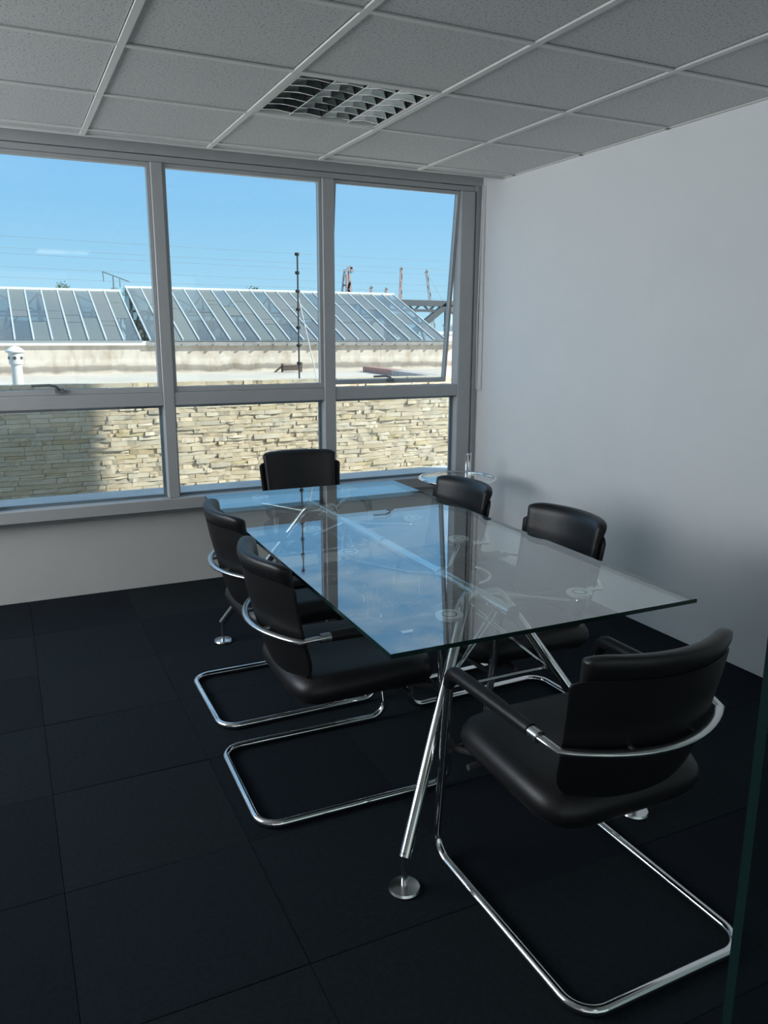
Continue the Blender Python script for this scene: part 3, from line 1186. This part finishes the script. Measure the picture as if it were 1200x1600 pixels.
# ------------------------------------------------------------------ far cranes, trees, pylon, wires
cr = empty('harbour_crane', (50.6, 120, -6))
tag(cr, 'stout reddish harbour crane tower with an A-frame behind the roof light', 'crane', 'cranes on the horizon')


def crane_part(parent, name, pts, w, m):
    bm = B()
    for p, q in pts:
        rod(bm, p, q, w)
    obj(name, bm, m, parent)


crane_part(cr, 'leg_frame', [((-2.6, 0, 0), (-.45, 0, 17.2)), ((3.4, 0, 0), (.2, 0, 18.0)), ((-.45, 0, 17.2), (.3, 0, 18.0)), ((-.95, 0, 13.0), (1.0, 0, 13.0)), ((-.7, 0, 15.2), (.7, 0, 15.2))], .26, MAT['crane_grey'])
crane_part(cr, 'jib', [((.0, -.4, 9), (-.1, -.4, 17.0)), ((.6, -.4, 9), (.2, -.4, 17.0)), ((0, -.4, 12), (.55, -.4, 13.3)), ((.55, -.4, 13.3), (0, -.4, 14.6)), ((0, -.4, 14.6), (.4, -.4, 15.8))], .42, MAT['crane_red'])
crane_part(cr, 'pulley_head', [((-.5, -.2, 17.4), (.8, -.2, 18.1)), ((.7, -.2, 18.1), (.9, -.2, 17.2))], .45, MAT['crane_head'])


def slim_crane(x, top, lean, h0, m, label, w=.5):
    c = empty('tower_crane', (x, 120, -6))
    tag(c, label, 'crane', 'cranes on the horizon')
    H = top + 6
    s = w * .5
    segs = []
    for sx in (-1, 1):
        segs.append(((sx * s, 0, 0), (lean + sx * .14, 0, H)))
    n = 14
    for j in range(n):
        a, b = j / n, (j + 1) / n
        sg = 1 if j % 2 else -1
        segs.append(((lean * a + sg * s * (1 - a * .7), 0, H * a), (lean * b - sg * s * (1 - b * .7), 0, H * b)))
    crane_part(c, 'mast', segs, .16, m)
    crane_part(c, 'head', [((lean - .3, 0, H - .2), (lean + .35, 0, H + .1)), ((lean, 0, H - .8), (lean, 0, H + .35))], .22, MAT['crane_head'])
    if h0:
        crane_part(c, 'jib_stay', [((lean, 0, H), (lean + h0, 0, H - 5.2))], .05, m)
    return c


slim_crane(60.2, 12.2, .5, 0, MAT['crane_red'], 'slim pale red crane mast leaning right, above the roof light end', .8)
slim_crane(68.6, 11.9, -3.0, 3.6, MAT['crane_grey'], 'slim grey crane jib leaning left, above the steel truss', .8)
slim_crane(55.0, 8.95, .05, 0, MAT['crane_red'], 'short crane tip just showing over the roof light, the left one', .5)
slim_crane(57.8, 8.75, .05, 0, MAT['crane_red'], 'short crane tip just showing over the roof light, the right one', .5)


def tree(x, y, top, rad, label):
    t = empty('tree', (x, y, -6))
    tag(t, label, 'tree', 'treetops on the horizon')
    bm = B(); tube(bm, [(0, 0, 0), (0, 0, top + 6 - rad)], .2, 8); obj('trunk', bm, MAT['bark'], t)
    bm = B()
    rnd = random.Random(int(x * 10))
    for j in range(260):
        v = Vector((rnd.gauss(0, 1), rnd.gauss(0, 1), rnd.gauss(0, .6))).normalized() * rad * rnd.uniform(.4, 1)
        c = v + Vector((0, 0, top + 6 - rad * .75))
        r_ = rnd.uniform(.12, .3) * rad * .6
        q = Matrix.Rotation(rnd.uniform(0, 6.28), 3, Vector((rnd.random(), rnd.random(), rnd.random() + .1)).normalized())
        bm.faces.new([bm.verts.new(c + q @ Vector(p) * r_) for p in ((-1, 0, 0), (0, -.5, .15), (1, 0, 0), (0, .5, .15))])
    o = obj('foliage', bm, MAT['leaf'], t)
    o['kind'] = 'stuff'
    return t


tree(34.6, 120, 8.6, 1.5, 'dark treetop showing over the roof light left of the fence pole')
tree(15.9, 120, 8.1, 1.1, 'dark treetop beside the pylon, over the step in the roof')
tree(14.0, 121, 7.9, .7, 'very small treetop just left of the pylon tree')
tree(6.6, 118, 8.3, 1.0, 'small treetop over the lower roof light, leftmost of the treetops')

py_ = empty('pylon', (13.4, 118, -6))
tag(py_, 'thin utility pole with a slanting crossarm beyond the roof lights', 'pole')
crane_part(py_, 'mast', [((0, 0, 0), (0, 0, 15.4))], .14, MAT['truss'])
crane_part(py_, 'crossarm', [((-1.4, 0, 15.9), (2.3, 0, 14.6))], .12, MAT['truss'])
crane_part(py_, 'insulator', [((-1.35, 0, 15.8), (-1.3, 0, 14.5)), ((.9, 0, 15.0), (.9, 0, 13.8))], .10, MAT['truss'])

for k, (za, zb) in enumerate(((6.25, 6.10), (5.74, 5.62), (5.55, 5.40), (4.98, 4.80), (4.40, 4.32), (3.70, 3.72))):
    bm = B()
    pts = []
    for j in range(25):
        q = j / 24
        pts.append((-20 + 60 * q, 40 + k * .6, za + .12 + (zb - za) * 6 * q * .55 + .9 * ((q - .5) ** 2 - .25)))
    tube(bm, pts, .011, 6)
    lab = ('topmost', 'second from the top', 'third from the top', 'fourth from the top', 'fifth from the top', 'lowest')[k]
    tag(obj('overhead_wire', bm, MAT['wire']), 'faint overhead wire crossing the sky above the roof lights, %s of six' % lab, 'wire', 'overhead wires in the sky')

# hazy buildings far away on the right
for k, (x, y, w, h) in enumerate(((30, 60, 9, 7.4), (41, 66, 7, 8.2), (22, 64, 6, 6.9))):
    b = empty('far_building', (x, y, -6))
    tag(b, ('pale far building behind the steel truss, the middle one', 'pale far building behind the steel truss, rightmost and tallest', 'pale far building behind the steel truss, leftmost and lowest')[k], 'building')
    bx('block', (0, w, 0, 5, 0, h), MAT['far'], b)
    bx('roof_edge', (-.1, w + .1, -.1, 5.1, h, h + .25), MAT['coping_white'], b)
    for j in range(int(w / 1.8)):
        bx('window', (.6 + j * 1.8, 1.5 + j * 1.8, -.04, .02, h - 2.0, h - .8), MAT['bar_dark'], b)
